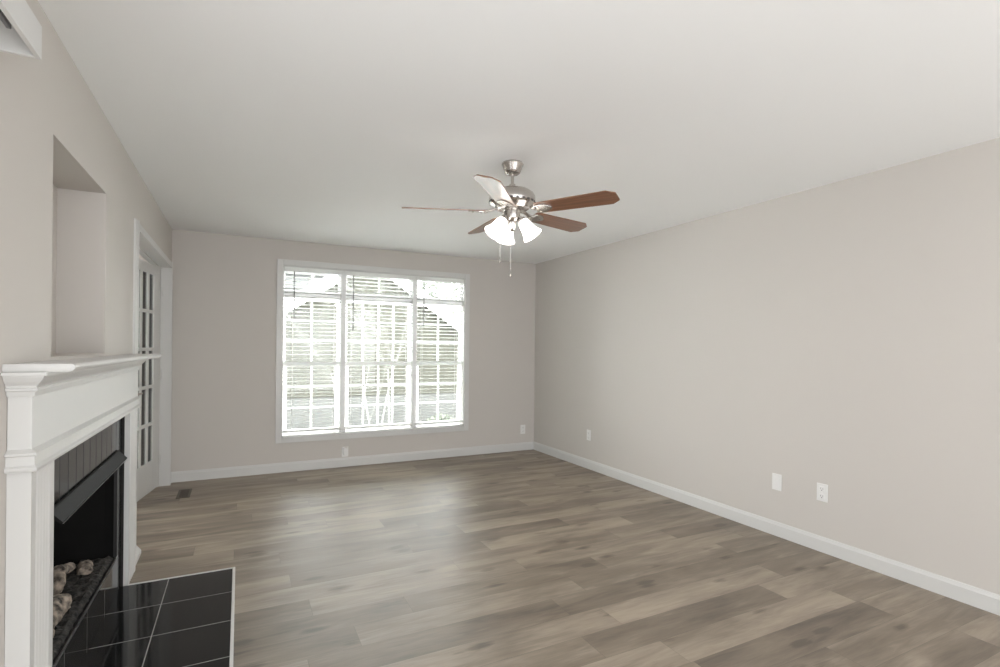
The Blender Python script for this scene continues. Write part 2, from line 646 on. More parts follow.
def dbox(mb, s0, s1, z0, z1, n0=-0.022, n1=0.0):
    p = lambda s, n, z: tuple(D0 + du * s + dn * n + Vector((0, 0, z)))
    mb.prism([p(s0, n0, z0), p(s1, n0, z0), p(s1, n1, z0), p(s0, n1, z0)],
             [p(s0, n0, z1), p(s1, n0, z1), p(s1, n1, z1), p(s0, n1, z1)])


door = struct_empty('door_1', (HX, HY, 0))
LW = 0.78
stiles = (0.176, 0.605)
fr = MB()
dbox(fr, 0.0, stiles[0], 0.012, 2.045)
dbox(fr, stiles[1], LW, 0.012, 2.045)
dbox(fr, stiles[0], stiles[1], 0.012, 0.285)
dbox(fr, stiles[0], stiles[1], 1.955, 2.045)
fr.build('door_leaf', TRIM, door, bevel=0.003)
mu = MB()
for s in (0.287, 0.449):
    dbox(mu, s, s + 0.044, 0.285, 1.955, -0.012, -0.001)
for k in range(1, 5):
    z = 0.285 + k * (1.955 - 0.285) / 5
    dbox(mu, stiles[0], stiles[1], z - 0.014, z + 0.014, -0.012, -0.001)
mu.build('muntin_grid', TRIM, door, bevel=0.002)
gl = MB()
dbox(gl, stiles[0], stiles[1], 0.285, 1.955, -0.008, -0.005)
gl.build('glass_panes', GLASS, door)
hd = MB()
hp = D0 + du * 0.715 + Vector((0, 0, 0.925))
hd.lathe(hp, [(0.030, 0), (0.030, 0.008), (0.012, 0.012), (0.011, 0.05)], 20, dn)
hd.tube([hp + dn * 0.05, hp + dn * 0.055 - du * 0.03, hp + dn * 0.052 - du * 0.105], [0.010, 0.010, 0.008], 10)
hd.build('door_lever', NICKEL, door, smooth=True)
hg = MB()
for z in (0.25, 1.05, 1.82):
    hg.lathe(D0 + dn * 0.008 + Vector((0, 0, z)), [(0.007, -0.045), (0.007, 0.045)], 10)
hg.build('hinges', TRIM, door)

# ------------------------------------------------------------------ window in the back wall
win = struct_empty('window_1', ((WX0 + WX1) / 2, YB, WZ0))
OX0, OX1, OZ0, OZ1 = 0.339, 2.527, 0.3076, 2.2345
k = MB()
k.box(OX0, WX0 + 0.003, YB - 0.018, YB, OZ0, OZ1)
k.box(WX1 - 0.003, OX1, YB - 0.018, YB, OZ0, OZ1)
k.box(WX0 + 0.003, WX1 - 0.003, YB - 0.018, YB, WZ1 - 0.003, OZ1)
k.box(WX0 + 0.003, WX1 - 0.003, YB - 0.018, YB, OZ0, WZ0 + 0.003)
k.build('casing', TRIM, win, bevel=0.003)
k = MB()
for x0, x1 in ((WX0, WX0 + 0.012), (WX1 - 0.012, WX1)):
    k.box(x0, x1, YB + 0.0, YB + T, WZ0, WZ1)
k.box(WX0, WX1, YB + 0.0, YB + T, WZ0, WZ0 + 0.012)
k.box(WX0, WX1, YB + 0.0, YB + T, WZ1 - 0.012, WZ1)
k.build('jamb_liner', TRIM, win)
UN = [(WX0 + 0.012, 0.994), (1.048, 1.812), (1.866, WX1 - 0.012)]     # clear units between mullions
k = MB()
for x0, x1 in ((0.994, 1.048), (1.812, 1.866)):
    k.box(x0, x1, YB + 0.012, YB + T, WZ0 + 0.012, WZ1 - 0.012)
k.build('mullion', MULLION, win, bevel=0.003)
ZB, ZM, ZT, ZU = WZ0 + 0.012, 1.135, 1.845, 1.913     # sill, meeting rail, transom bar
k = MB()
for x0, x1 in UN:
    k.box(x0, x1, YB + 0.055, YB + T, ZT, ZU)
k.build('transom_bar', MULLION, win, bevel=0.003)
for i, (x0, x1) in enumerate(UN):
    cols = 4 if i == 1 else 2
    y = YB + 0.078
    # lower sash (inner track)
    k = MB()
    k.box(x0, x0 + 0.045, y, y + 0.022, ZB, ZM + 0.02)
    k.box(x1 - 0.045, x1, y, y + 0.022, ZB, ZM + 0.02)
    k.box(x0 + 0.045, x1 - 0.045, y, y + 0.022, ZB, ZB + 0.055)
    k.box(x0 + 0.045, x1 - 0.045, y, y + 0.022, ZM - 0.02, ZM + 0.02)
    sash = k.build('lower_sash', SASH, win, bevel=0.002)
    g = MB().box(x0 + 0.045, x1 - 0.045, y + 0.009, y + 0.013, ZB + 0.055, ZM - 0.02)
    g.build('glass_pane', GLASS, sash)
    g = MB()
    a, b_ = x0 + 0.045, x1 - 0.045
    for c_ in range(1, cols):
        xx = a + (b_ - a) * c_ / cols
        g.box(xx - 0.009, xx + 0.009, y + 0.004, y + 0.018, ZB + 0.055, ZM - 0.02)
    for r_ in range(1, 3):
        zz = ZB + 0.055 + (ZM - 0.02 - ZB - 0.055) * r_ / 3
        g.box(a, b_, y + 0.004, y + 0.018, zz - 0.009, zz + 0.009)
    g.build('muntin_bars', GRILLE, sash)
    # upper sash (outer track)
    y2 = y + 0.022
    k = MB()
    k.box(x0, x0 + 0.028, y2, y2 + 0.02, ZM - 0.02, ZT)
    k.box(x1 - 0.028, x1, y2, y2 + 0.02, ZM - 0.02, ZT)
    k.box(x0 + 0.028, x1 - 0.028, y2, y2 + 0.02, ZM - 0.02, ZM + 0.025)
    k.box(x0 + 0.028, x1 - 0.028, y2, y2 + 0.02, ZT - 0.03, ZT)
    sash = k.build('upper_sash', GRILLE, win, bevel=0.002)
    MB().box(x0 + 0.028, x1 - 0.028, y2 + 0.008, y2 + 0.012, ZM + 0.025, ZT - 0.03).build('glass_pane', GLASS, sash)
    g = MB()
    a, b_ = x0 + 0.028, x1 - 0.028
    for c_ in range(1, cols):
        xx = a + (b_ - a) * c_ / cols
        g.box(xx - 0.010, xx + 0.010, y2 + 0.003, y2 + 0.017, ZM + 0.025, ZT - 0.03)
    for r_ in range(1, 3):
        zz = ZM + 0.025 + (ZT - 0.03 - ZM - 0.025) * r_ / 3 + 0.01
        g.box(a, b_, y2 + 0.003, y2 + 0.017, zz - 0.010, zz + 0.010)
    g.build('muntin_bars', GRILLE, sash)
    # transom light
    k = MB()
    k.box(x0, x0 + 0.02, y, y + 0.03, ZU, WZ1 - 0.012)
    k.box(x1 - 0.02, x1, y, y + 0.03, ZU, WZ1 - 0.012)
    k.box(x0 + 0.02, x1 - 0.02, y, y + 0.03, ZU, ZU + 0.012)
    k.box(x0 + 0.02, x1 - 0.02, y, y + 0.03, WZ1 - 0.032, WZ1 - 0.012)
    xm = (x0 + x1) / 2
    k.box(xm - 0.009, xm + 0.009, y + 0.004, y + 0.022, ZU + 0.012, WZ1 - 0.032)
    sash = k.build('transom_sash', SASH, win)
    MB().box(x0 + 0.02, x1 - 0.02, y + 0.012, y + 0.016, ZU + 0.012, WZ1 - 0.032).build('glass_pane', GLASS, sash)

# ------------------------------------------------------------------ blinds, one for each window unit
BL = [(WX0 + 0.016, 1.017, 'left'), (1.025, 1.834, 'middle'), (1.842, WX1 - 0.016, 'right')]
blabel = {'left': 'white horizontal slat blind over the left, narrower window unit nearest the french door',
          'middle': 'white horizontal slat blind over the wide middle window unit',
          'right': 'white horizontal slat blind over the right, narrower window unit nearest the room corner'}
for x0, x1, which in BL:
    t_ = thing('window_blind', ((x0 + x1) / 2, YB + 0.03, WZ0 + 0.04), blabel[which], 'blind', 'blinds in the triple window')
    yc = YB + 0.034
    MB().box(x0, x1, YB + 0.004, YB + 0.056, WZ1 - 0.062, WZ1 - 0.014).build('headrail', SLAT, t_, bevel=0.003)
    zb = WZ0 + 0.062
    n = 41
    top = WZ1 - 0.075
    sl = MB()
    for q in range(n):
        z = zb + 0.035 + (top - zb - 0.035) * q / (n - 1)
        tl = 0.0035
        sl.prism([(x0 + 0.003, yc - 0.024, z + tl), (x0 + 0.003, yc + 0.024, z - tl), (x0 + 0.003, yc + 0.024, z - tl - 0.0022), (x0 + 0.003, yc - 0.024, z + tl - 0.0022)],
                 [(x1 - 0.003, yc - 0.024, z + tl), (x1 - 0.003, yc + 0.024, z - tl), (x1 - 0.003, yc + 0.024, z - tl - 0.0022), (x1 - 0.003, yc - 0.024, z + tl - 0.0022)])
    sl.build('slats', SLAT, t_)
    MB().box(x0 + 0.002, x1 - 0.002, yc - 0.025, yc + 0.025, zb - 0.020, zb + 0.004).build('bottom_rail', SLAT, t_, bevel=0.003)
    cd = MB()
    for xx in (x0 + 0.09, x1 - 0.09):
        for yy in (yc - 0.026, yc + 0.026):
            cd.box(xx - 0.0012, xx + 0.0012, yy - 0.0012, yy + 0.0012, zb, WZ1 - 0.06)
    cd.build('ladder_cord', CORD, t_)
    wx = x0 + 0.10
    wz = {'left': 1.62, 'middle': 1.50, 'right': 1.58}[which]
    MB().lathe((wx, YB - 0.004, wz), [(0.0075, 0), (0.006, 0.02), (0.006, WZ1 - 0.06 - wz)], 8).build('tilt_wand', GREY_WAND, t_)

# ------------------------------------------------------------------ fireplace mantel
MX = -0.537                                  # face of the pilasters
Y0, Y1 = 1.95, 3.68
P0, P1 = 2.158, 3.462                        # inner edges of the pilasters
mt = thing('fireplace_mantel', (XL, (Y0 + Y1) / 2, 0), 'white painted wooden fireplace mantel with fluted pilasters and moulded shelf', 'mantel')
for a, b_ in ((Y0, P0), (P1, Y1)):
    k = MB()
    fl = []                                   # fluted section seen from above, x outwards
    flat = 0.036
    n = 5
    ww = (b_ - a - 2 * flat) / n
    pts = [(XL + 0.001, a), (MX, a), (MX, a + flat)]
    for i in range(n):
        s = a + flat + i * ww
        for q in range(1, 8):
            th = math.pi * q / 8
            pts.append((MX - 0.005 * math.sin(th), s + ww * 0.18 + (ww * 0.64) * (1 - math.cos(th)) / 2))
        pts.append((MX, s + ww))
    pts += [(MX, b_), (XL + 0.001, b_)]
    k.prism([(x, y, 0.0) for x, y in pts], [(x, y, 0.975) for x, y in pts])
    k.build('pilaster', TRIM, mt)
k = MB()                                     # frieze between band and crown
k.box(XL + 0.001, MX, Y0, Y1, 0.965, 1.245)
k.build('frieze_panel', TRIM, mt, bevel=0.002)


def wrap(mb, prof, near=1.0, far=1.0):
    """moulding with mitred returns round three sides of the mantel; prof = (out, z) list, closed"""
    def ring(kind):
        R_ = []
        for o_, z in prof:
            if kind == 0:
                R_.append((XL + 0.001, Y0 - o_ * near, z))
            elif kind == 1:
                R_.append((MX + o_, Y0 - o_ * near, z))
            elif kind == 2:
                R_.append((MX + o_, Y1 + o_ * far, z))
            else:
                R_.append((XL + 0.001, Y1 + o_ * far, z))
        return R_
    mb.loft([ring(i) for i in range(4)])


k = MB()
wrap(k, [(0, 0.962), (0.014, 0.962), (0.017, 0.968), (0.017, 0.974), (0.010, 0.980), (0.009, 1.006), (0.016, 1.010), (0.016, 1.016), (0.006, 1.022), (0, 1.026)])
k.build('band_moulding', TRIM, mt)
k = MB()
wrap(k, [(0, 1.178), (0.006, 1.179), (0.010, 1.194), (0.016, 1.196), (0.017, 1.203), (0.013, 1.205), (0.016, 1.212), (0.026, 1.222), (0.034, 1.234), (0.036, 1.240), (0.044, 1.241), (0.044, 1.250), (0, 1.250)])
k.build('crown_moulding', TRIM, mt)
k = MB()
e = 0.107
wrap(k, [(0, 1.250), (e - 0.016, 1.250), (e - 0.010, 1.252), (e - 0.003, 1.258), (e, 1.264), (e - 0.001, 1.269), (e - 0.006, 1.274), (0, 1.274)], 0.34, 1.0)
k.build('mantel_shelf', TRIM, mt)
MB().box(XL + 0.001, MX, Y0 + 0.01, Y1 - 0.01, 1.245, 1.272).build('shelf_core', TRIM, mt)

# black tile round the firebox
ts = thing('tile_surround', (XL, 2.81, 0), 'glossy black tile surround lining the fireplace between the white pilasters', 'tile surround')
MB().box(XL + 0.001, TX, P0 + 0.001, P1 - 0.007, FZ1, 0.964).build('upper_tile', UPPER_TILE, ts)
MB().box(XL + 0.001, TX, P0 + 0.001, P1 - 0.007, 0.0, FZ0 - 0.006).build('riser_tile', RISER_TILE, ts)
for a, b_ in ((P0 + 0.001, FY0 + 0.001), (FY1 - 0.001, P1 - 0.007)):
    MB().box(XL + 0.001, TX, a, b_, FZ0 - 0.006, FZ1).build('side_tile', UPPER_TILE, ts)
MB().box(XL + 0.001, TX + 0.011, P1 - 0.007, P1 - 0.0005, 0.0, 0.962).build('shadow_gap_strip', GAP_SHADE, ts)  # black strip stands in for the shadow between far pilaster and tile

# firebox insert
fb = thing('fireplace_insert', (XL - 0.2, 2.81, FZ0), 'black metal firebox insert set into the black tile surround', 'fireplace')
k = MB()
tk = 0.012
k.box(FX + 0.002, TX - 0.003, FY0 + 0.003, FY1 - 0.003, FZ0 - 0.011, FZ0)
k.box(FX + 0.002, TX - 0.003, FY0 + 0.003, FY1 - 0.003, FZ1 - tk, FZ1 - 0.002)
k.box(FX + 0.002, FX + tk, FY0 + 0.003, FY1 - 0.003, FZ0, FZ1 - tk)
k.box(FX + tk, TX - 0.003, FY0 + 0.003, FY0 + tk, FZ0, FZ1 - tk)
k.box(FX + tk, TX - 0.003, FY1 - tk, FY1 - 0.003, FZ0, FZ1 - tk)
k.build('fire_chamber', FIREBACK, fb)
k = MB()                                     # sloping refractory side
k.prism([(FX + 0.02, FY1 - 0.20, FZ0), (FX + 0.02, FY1 - 0.014, FZ0), (TX - 0.05, FY1 - 0.014, FZ0)],
        [(FX + 0.02, FY1 - 0.20, FZ1 - 0.02), (FX + 0.02, FY1 - 0.014, FZ1 - 0.02), (TX - 0.05, FY1 - 0.014, FZ1 - 0.02)])
k.build('refractory_panel', FIREBACK, fb)
k = MB()
k.box(TX - 0.006, TX + 0.004, FY0 + 0.001, FY1 - 0.001, FZ0 - 0.008, FZ0 + 0.005)
k.build('sill_rail', BLACK_METAL, fb, bevel=0.001)
MB().box(TX + 0.0005, TX + 0.0055, FY0 + 0.001, FY1 - 0.001, FZ0 + 0.005, FZ0 + 0.0075).build('sill_edge', STEEL_EDGE, fb)
for a, b_ in ((FY1 - 0.018, FY1 - 0.001), (FY0 + 0.001, FY0 + 0.018)):
    MB().box(TX - 0.012, TX + 0.003, a, b_, FZ0 + 0.006, FZ1 - 0.01).build('side_frame', BLACK_METAL, fb)
# hood: bent sheet leaning out of the opening
hy0, hy1 = 2.225, 3.345
pr = [(TX + 0.002, 0.772), (TX + 0.002, 0.754), (-0.536, 0.722), (-0.531, 0.722), (-0.529, 0.727), (TX + 0.008, 0.766), (TX + 0.008, 0.772)]
k = MB()
k.prism([(x, hy0, z) for x, z in pr], [(x, hy1, z) for x, z in pr])
hood = k.build('hood', HOOD_METAL, fb)
MB().box(-0.5312, -0.5285, hy0 + 0.004, hy1 - 0.004, 0.7212, 0.7228).build('hood_lip', STEEL_EDGE, hood)

# lava rock bed (nobody could count the crumbs)
k = MB()
rr = random.Random(3)
nx, ny = 22, 60
grid = [[None] * ny for _ in range(nx)]
for i in range(nx):
    for j in range(ny):
        x = FX + 0.06 + (TX - 0.010 - FX - 0.06) * i / (nx - 1)
        y = FY0 + 0.03 + (FY1 - 0.06 - FY0) * j / (ny - 1)
        edge = min(i, nx - 1 - i, j, ny - 1 - j)
        z = FZ0 + 0.001 + (0.0 if edge == 0 else (0.008 + 0.022 * rr.random()))
        grid[i][j] = k.bm.verts.new((x + rr.uniform(-.004, .004), y + rr.uniform(-.004, .004), z))
for i in range(nx - 1):
    for j in range(ny - 1):
        k.bm.faces.new((grid[i][j], grid[i + 1][j], grid[i + 1][j + 1], grid[i][j + 1]))
tag(k.build('lava_rock_bed', LAVA), 'dark crumbled lava rock spread under the gas logs in the firebox', 'lava rock', kind='stuff')


def gas_log(p0, p1, r, label, seed, forks=()):
    """a short rough log: lumpy bark, cracked ends"""
    from mathutils import noise as mn
    mb = MB()
    p0, p1 = Vector(p0), Vector(p1)
    n, sg = 26, 28
    d = p1 - p0
    dn_ = d.normalized()
    e1 = dn_.orthogonal().normalized()
    e2 = dn_.cross(e1)
    sd = Vector((seed * 3.1, seed * 1.7, seed * 0.9))

    def lump(v, amt):
        return 1 + amt * (0.55 * mn.noise(v * 14 + sd) + 0.35 * mn.noise(v * 34 + sd) + 0.25 * mn.noise(v * 80 + sd)) * 1.4

    def limb(a, b, ra, rb, n_):
        rings = []
        ax = (b - a)
        f1 = ax.normalized().orthogonal().normalized()
        f2 = ax.normalized().cross(f1)
        for i in range(n_):
            t = i / (n_ - 1)
            c = a + ax * t + Vector((0, 0, 0.008 * math.sin(4 * t + seed)))
            rr_ = ra + (rb - ra) * t
            if t > 0.90:
                rr_ *= 1 - 0.42 * ((t - 0.90) / 0.10) ** 2
            if t < 0.10:
                rr_ *= 1 - 0.42 * ((0.10 - t) / 0.10) ** 2
            ring = []
            for q in range(sg):
                an = 2 * math.pi * q / sg
                u = f1 * math.cos(an) + f2 * math.sin(an)
                ring.append(c + u * rr_ * lump(c + u * rr_, 0.42))
            rings.append(ring)
        mb.loft(rings)
    limb(p0, p1, r, r * 0.95, n)
    for q0, q1, fr_ in forks:
        limb(Vector(q0), Vector(q1), fr_ * 1.1, fr_ * 0.8, 10)
    o = mb.build('gas_log', LOGM, smooth=True)
    return tag(o, label, 'log', 'gas logs in the firebox')


gas_log((-0.785, 2.45, 0.262), (-0.730, 2.90, 0.268), 0.042, 'mottled ceramic log with a broken forked end lying rearmost in the firebox', 1,
        forks=(((-0.722, 2.865, 0.235), (-0.700, 2.905, 0.335), 0.036), ((-0.708, 2.885, 0.318), (-0.690, 3.035, 0.308), 0.026)))
gas_log((-0.668, 3.17, 0.238), (-0.648, 3.10, 0.240), 0.030, 'small pale ceramic log end farthest from the near pilaster, by the far firebox side', 2)
gas_log((-0.672, 2.33, 0.262), (-0.655, 2.735, 0.258), 0.047, 'rounded tan ceramic log at the front, lowest and nearest the near pilaster', 5)

# hearth
he = thing('hearth', ((TX - 0.02) / 2, 2.81, 0), 'black tiled hearth slab with pale grout and a white edge on the plank floor', 'hearth')
hx1, hyA, hyB = -0.026, 2.19, 3.432
MB().box(TX + 0.0005, hx1, hyA, hyB, 0.0005, 0.011).build('hearth_tile', HEARTH_TILE, he)
k = MB()
k.box(hx1, hx1 + 0.014, hyA - 0.014, hyB + 0.014, 0.0005, 0.014)
k.box(MX + 0.001, hx1, hyB, hyB + 0.014, 0.0005, 0.014)
k.box(MX + 0.001, hx1, hyA - 0.014, hyA, 0.0005, 0.014)
k.build('edge_trim', TRIM, he, bevel=0.002)

# ------------------------------------------------------------------ valance over the patio door, high at the left
va = thing('window_valance', (XL, 0.4, 2.05), 'white box valance high on the left wall, cut off by the upper left picture corner', 'valance')
vx, vy1, vy0, vz0, vz1 = -0.456, 1.70, -0.95, 2.053, 2.138
MB().box(vx - 0.012, vx, vy0, vy1, vz0, vz1).build('front_board', TRIM, va, bevel=0.0015)
for a in (vy1 - 0.012, vy0):
    MB().box(XL + 0.0005, vx - 0.012, a, a + 0.012, vz0, vz1).build('return_board', TRIM, va, bevel=0.0015)
MB().box(XL + 0.0005, vx - 0.012, vy0 + 0.012, vy1 - 0.012, vz1 - 0.012, vz1).build('top_board', TRIM, va)
k = MB()
k.box(vx - 0.038, vx - 0.028, vy0 + 0.05, 1.600, 2.068, vz1 - 0.0125)
k.build('track', TRACK, va, bevel=0.002)

# ------------------------------------------------------------------ ceiling fan
FXc, FYc = 1.449, 2.733
FC = Vector((FXc, FYc, 0))
fan = thing('ceiling_fan', (FXc, FYc, H), 'brushed nickel ceiling fan with five walnut blades and three lit frosted shades', 'ceiling fan')
cr = Vector((math.cos(YAW), -math.sin(YAW), 0))
cf = Vector((math.sin(YAW), math.cos(YAW), 0))


def pol(deg):
    a = math.radians(deg)
    return cr * math.cos(a) + cf * math.sin(a)


z0 = lambda z: (FXc, FYc, z)
MB().lathe(z0(0), [(0.062, H - 0.0005), (0.066, H - 0.010), (0.062, H - 0.018), (0.050, H - 0.050), (0.045, H - 0.060), (0.036, H - 0.068), (0.014, H - 0.070)], 40).build('canopy', NICKEL, fan, smooth=True)
MB().lathe(z0(0), [(0.0095, 2.27), (0.0095, H - 0.062)], 16).build('downrod', NICKEL, fan, smooth=True)
MB().lathe(z0(0), [(0.018, 2.312), (0.020, 2.296), (0.030, 2.290), (0.070, 2.284), (0.105, 2.272), (0.128, 2.256), (0.137, 2.240), (0.139, 2.222), (0.139, 2.200), (0.134, 2.192), (0.126, 2.186), (0.112, 2.178), (0.100, 2.166), (0.070, 2.160), (0.02, 2.158)], 48).build('motor_housing', NICKEL, fan, smooth=True)
k = MB()
for q in range(24):                          # slots round the lower edge of the motor
    a = 2 * math.pi * q / 24
    d = Vector((math.cos(a), math.sin(a), 0))
    s = Vector((-d.y, d.x, 0))
    c_ = FC + d * 0.1405
    k.prism([tuple(c_ - s * 0.008 - d * 0.004 + Vector((0, 0, 2.196))), tuple(c_ + s * 0.008 - d * 0.004 + Vector((0, 0, 2.196))), tuple(c_ + s * 0.008 + Vector((0, 0, 2.196))), tuple(c_ - s * 0.008 + Vector((0, 0, 2.196)))],
            [tuple(c_ - s * 0.008 - d * 0.004 + Vector((0, 0, 2.206))), tuple(c_ + s * 0.008 - d * 0.004 + Vector((0, 0, 2.206))), tuple(c_ + s * 0.008 + Vector((0, 0, 2.206))), tuple(c_ - s * 0.008 + Vector((0, 0, 2.206)))])
k.build('vent_slots', NICKEL_DARK, fan)
MB().lathe(z0(0), [(0.030, 2.162), (0.052, 2.160), (0.052, 2.154), (0.047, 2.150), (0.048, 2.110), (0.043, 2.098), (0.024, 2.086), (0.022, 2.050), (0.016, 2.036), (0.006, 2.030)], 36).build('switch_housing', NICKEL, fan, smooth=True)

ZBL, RT = 2.150, 0.650
PITCHB = math.radians(13.5)
for deg in (-31, 41, 113, 185, 257):
    d = pol(deg)
    side = pol(deg - 90)                      # this edge is the higher one
    wv = side * math.cos(PITCHB) + Vector((0, 0, 1)) * math.sin(PITCHB)
    nv = d.cross(wv).normalized()
    if nv.z < 0:
        nv = -nv
    outl = [(0.165, -0.052), (0.175, -0.057), (0.40, -0.064), (0.595, -0.070), (0.605, -0.069), (RT - 0.002, -0.040), (RT, -0.034), (RT, 0.034), (RT - 0.002, 0.040), (0.605, 0.069), (0.595, 0.070), (0.40, 0.064), (0.175, 0.057), (0.165, 0.052)]
    k = MB()
    up = [tuple(FC + Vector((0, 0, ZBL)) + d * r + wv * w_ + nv * 0.003) for r, w_ in outl]
    dn2 = [tuple(FC + Vector((0, 0, ZBL)) + d * r + wv * w_ - nv * 0.003) for r, w_ in outl]
    k.prism(dn2, up)
    uvl = k.bm.loops.layers.uv.new('UVMap')
    for fc in k.bm.faces:
        for lp in fc.loops:
            pv = lp.vert.co - FC - Vector((0, 0, ZBL))
            lp[uvl].uv = (pv.dot(d) + deg, pv.dot(wv))
    bl_ = k.build('blade', BLADE, fan)
    # bracket that carries the blade
    k = MB()
    B0 = FC + Vector((0, 0, ZBL))
    ir = [(0.155, 0.030), (0.175, 0.042), (0.200, 0.046), (0.225, 0.038), (0.245, 0.022), (0.262, 0.008)]
    ring = [(r, -w_) for r, w_ in ir] + [(r, w_) for r, w_ in reversed(ir)]
    k.prism([tuple(B0 + d * r + wv * w_ - nv * 0.009) for r, w_ in ring], [tuple(B0 + d * r + wv * w_ - nv * 0.0035) for r, w_ in ring])
    arm = []
    for r, dz, hw in ((0.085, 0.014, 0.020), (0.105, 0.011, 0.015), (0.125, 0.004, 0.012), (0.145, -0.003, 0.018), (0.168, -0.006, 0.030)):
        q = B0 + d * r + Vector((0, 0, dz))
        arm.append([tuple(q - side * hw - Vector((0, 0, 0.004))), tuple(q + side * hw - Vector((0, 0, 0.004))), tuple(q + side * hw + Vector((0, 0, 0.004))), tuple(q - side * hw + Vector((0, 0, 0.004)))])
    k.loft(arm)
    for r, w_ in ((0.185, -0.026), (0.185, 0.026), (0.235, 0.0)):
        k.lathe(B0 + d * r + wv * w_ - nv * 0.009, [(0.007, 0), (0.006, 0.003), (0.002, 0.004)], 10, -nv)
    k.build('blade_bracket', NICKEL, bl_, bevel=0.0015)

for deg, rr_ in ((-12, 1.0), (108, 1.0), (215, 1.06)):
    d = pol(deg)
    dirv = (d * math.sin(math.radians(35)) * rr_ - Vector((0, 0, 1)) * math.cos(math.radians(35))).normalized()
    k = MB()
    hubp = FC + d * 0.040 + Vector((0, 0, 2.118))
    neck = FC + d * 0.058 + Vector((0, 0, 2.098))
    k.tube([hubp, hubp + d * 0.012 + Vector((0, 0, -0.002)), neck - dirv * 0.004, neck + dirv * 0.006], 0.008, 10)
    k.lathe(neck - dirv * 0.012, [(0.010, 0), (0.022, 0.006), (0.025, 0.014), (0.025, 0.032), (0.021, 0.034)], 24, dirv)
    k.build('lamp_holder', NICKEL, fan, smooth=True)
    k = MB()
    outer = [(0.020, 0.006), (0.027, 0.010), (0.033, 0.022), (0.037, 0.045), (0.042, 0.072), (0.050, 0.096), (0.059, 0.114), (0.063, 0.120)]
    inner = [(0.060, 0.119), (0.047, 0.096), (0.039, 0.072), (0.033, 0.046), (0.027, 0.022), (0.014, 0.012)]
    k.lathe(neck, outer + inner, 32, dirv)
    shd = k.build('lamp_shade', SHADE, fan, smooth=True)
    MB().lathe(neck, [(0.010, 0.012), (0.012, 0.030), (0.020, 0.048), (0.0225, 0.062), (0.020, 0.076), (0.011, 0.085), (0.002, 0.087)], 16, dirv).build('bulb', BULB, shd, smooth=True)

for (ox, oy, zt, zb_) in ((-0.070, -0.02, 2.10, 1.838), (-0.008, -0.048, 2.10, 1.752)):
    p_ = FC + cr * ox + cf * oy
    k = MB()
    if abs(ox) > 0.05:
        k.tube([FC + cr * -0.044 + cf * oy * 0.5 + Vector((0, 0, 2.105)), p_ + Vector((0, 0, 2.100)), p_ + Vector((0, 0, 2.08))], 0.0022, 6)
    nb = int((zt - 0.02 - zb_ - 0.04) / 0.0062)
    k.lathe(p_ + Vector((0, 0, zb_ + 0.035)), [(0.0011 + 0.0007 * (i % 2), i * (zt - 0.03 - zb_ - 0.035) / (2 * nb)) for i in range(2 * nb + 1)], 6)
    ch = k.build('pull_chain', NICKEL, fan)
    MB().lathe(p_ + Vector((0, 0, zb_)), [(0.001, 0), (0.0045, 0.004), (0.006, 0.012), (0.0035, 0.028), (0.0015, 0.040)], 12).build('chain_fob', NICKEL, ch, smooth=True)

# ------------------------------------------------------------------ wall plates
PW_, PH_ = 0.071, 0.117


def plate(axis, u, z, kind, label):
    """axis 'x': on the right wall at y=u; axis 'y': on the back wall at x=u"""
    def bx(mb, a0, a1, z0_, z1_, d0, d1):
        if axis == 'x':
            mb.box(XR - d1, XR - d0, u - a1, u - a0, z + z0_, z + z1_)
        else:
            mb.box(u + a0, u + a1, YB - d1, YB - d0, z + z0_, z + z1_)
        return mb
    nrm = Vector((-1, 0, 0)) if axis == 'x' else Vector((0, -1, 0))
    loc = (XR, u, z) if axis == 'x' else (u, YB, z)
    names = {'duplex': 'wall_outlet', 'blank': 'wall_plate'}
    t_ = thing(names[kind], loc, label, 'outlet' if kind == 'duplex' else 'wall plate', 'outlet plates' if kind == 'duplex' else None)
    w_, h_ = PW_ / 2, PH_ / 2
    bx(MB(), -w_, w_, -h_, h_, 0.0003, 0.006).build('cover_plate', PLATE, t_, bevel=0.002)
    pt = Vector(loc)
    if kind == 'duplex':
        for s in (0.0245, -0.0245):
            r_ = bx(MB(), -0.0165, 0.0165, s - 0.0165, s + 0.0165, 0.004, 0.0085).build('receptacle', PLATE, t_, bevel=0.003)
            sl_ = MB()
            bx(sl_, -0.0085, -0.0060, s - 0.003, s + 0.008, 0.008, 0.0089)
            bx(sl_, 0.0060, 0.0085, s - 0.003, s + 0.008, 0.008, 0.0089)
            bx(sl_, -0.003, 0.003, s - 0.012, s - 0.006, 0.008, 0.0089)
            sl_.build('slots', PLATE_DARK, r_)
        MB().lathe(pt + nrm * 0.006, [(0.004, 0), (0.003, 0.0015)], 12, nrm).build('screw', PLATE, t_)
    else:
        bx(MB(), -0.0165, 0.0165, -0.0335, 0.0335, 0.004, 0.0078).build('insert', PLATE, t_, bevel=0.002)
        for s in (0.042, -0.042):
            MB().lathe(pt + nrm * 0.006 + Vector((0, 0, s)), [(0.0035, 0), (0.0028, 0.0013)], 12, nrm).build('screw', PLATE, t_)
    return t_


plate('y', 3.302, 0.272, 'duplex', 'white outlet low on the window wall close to the right corner')
plate('x', 4.669, 0.372, 'duplex', 'white outlet on the long right wall nearest the far corner, standing alone')
plate('x', 2.422, 0.386, 'blank', 'white plate with a plain upright insert, left of the near duplex outlet')
plate('x', 2.097, 0.393, 'duplex', 'white duplex outlet on the right wall nearest the viewer')
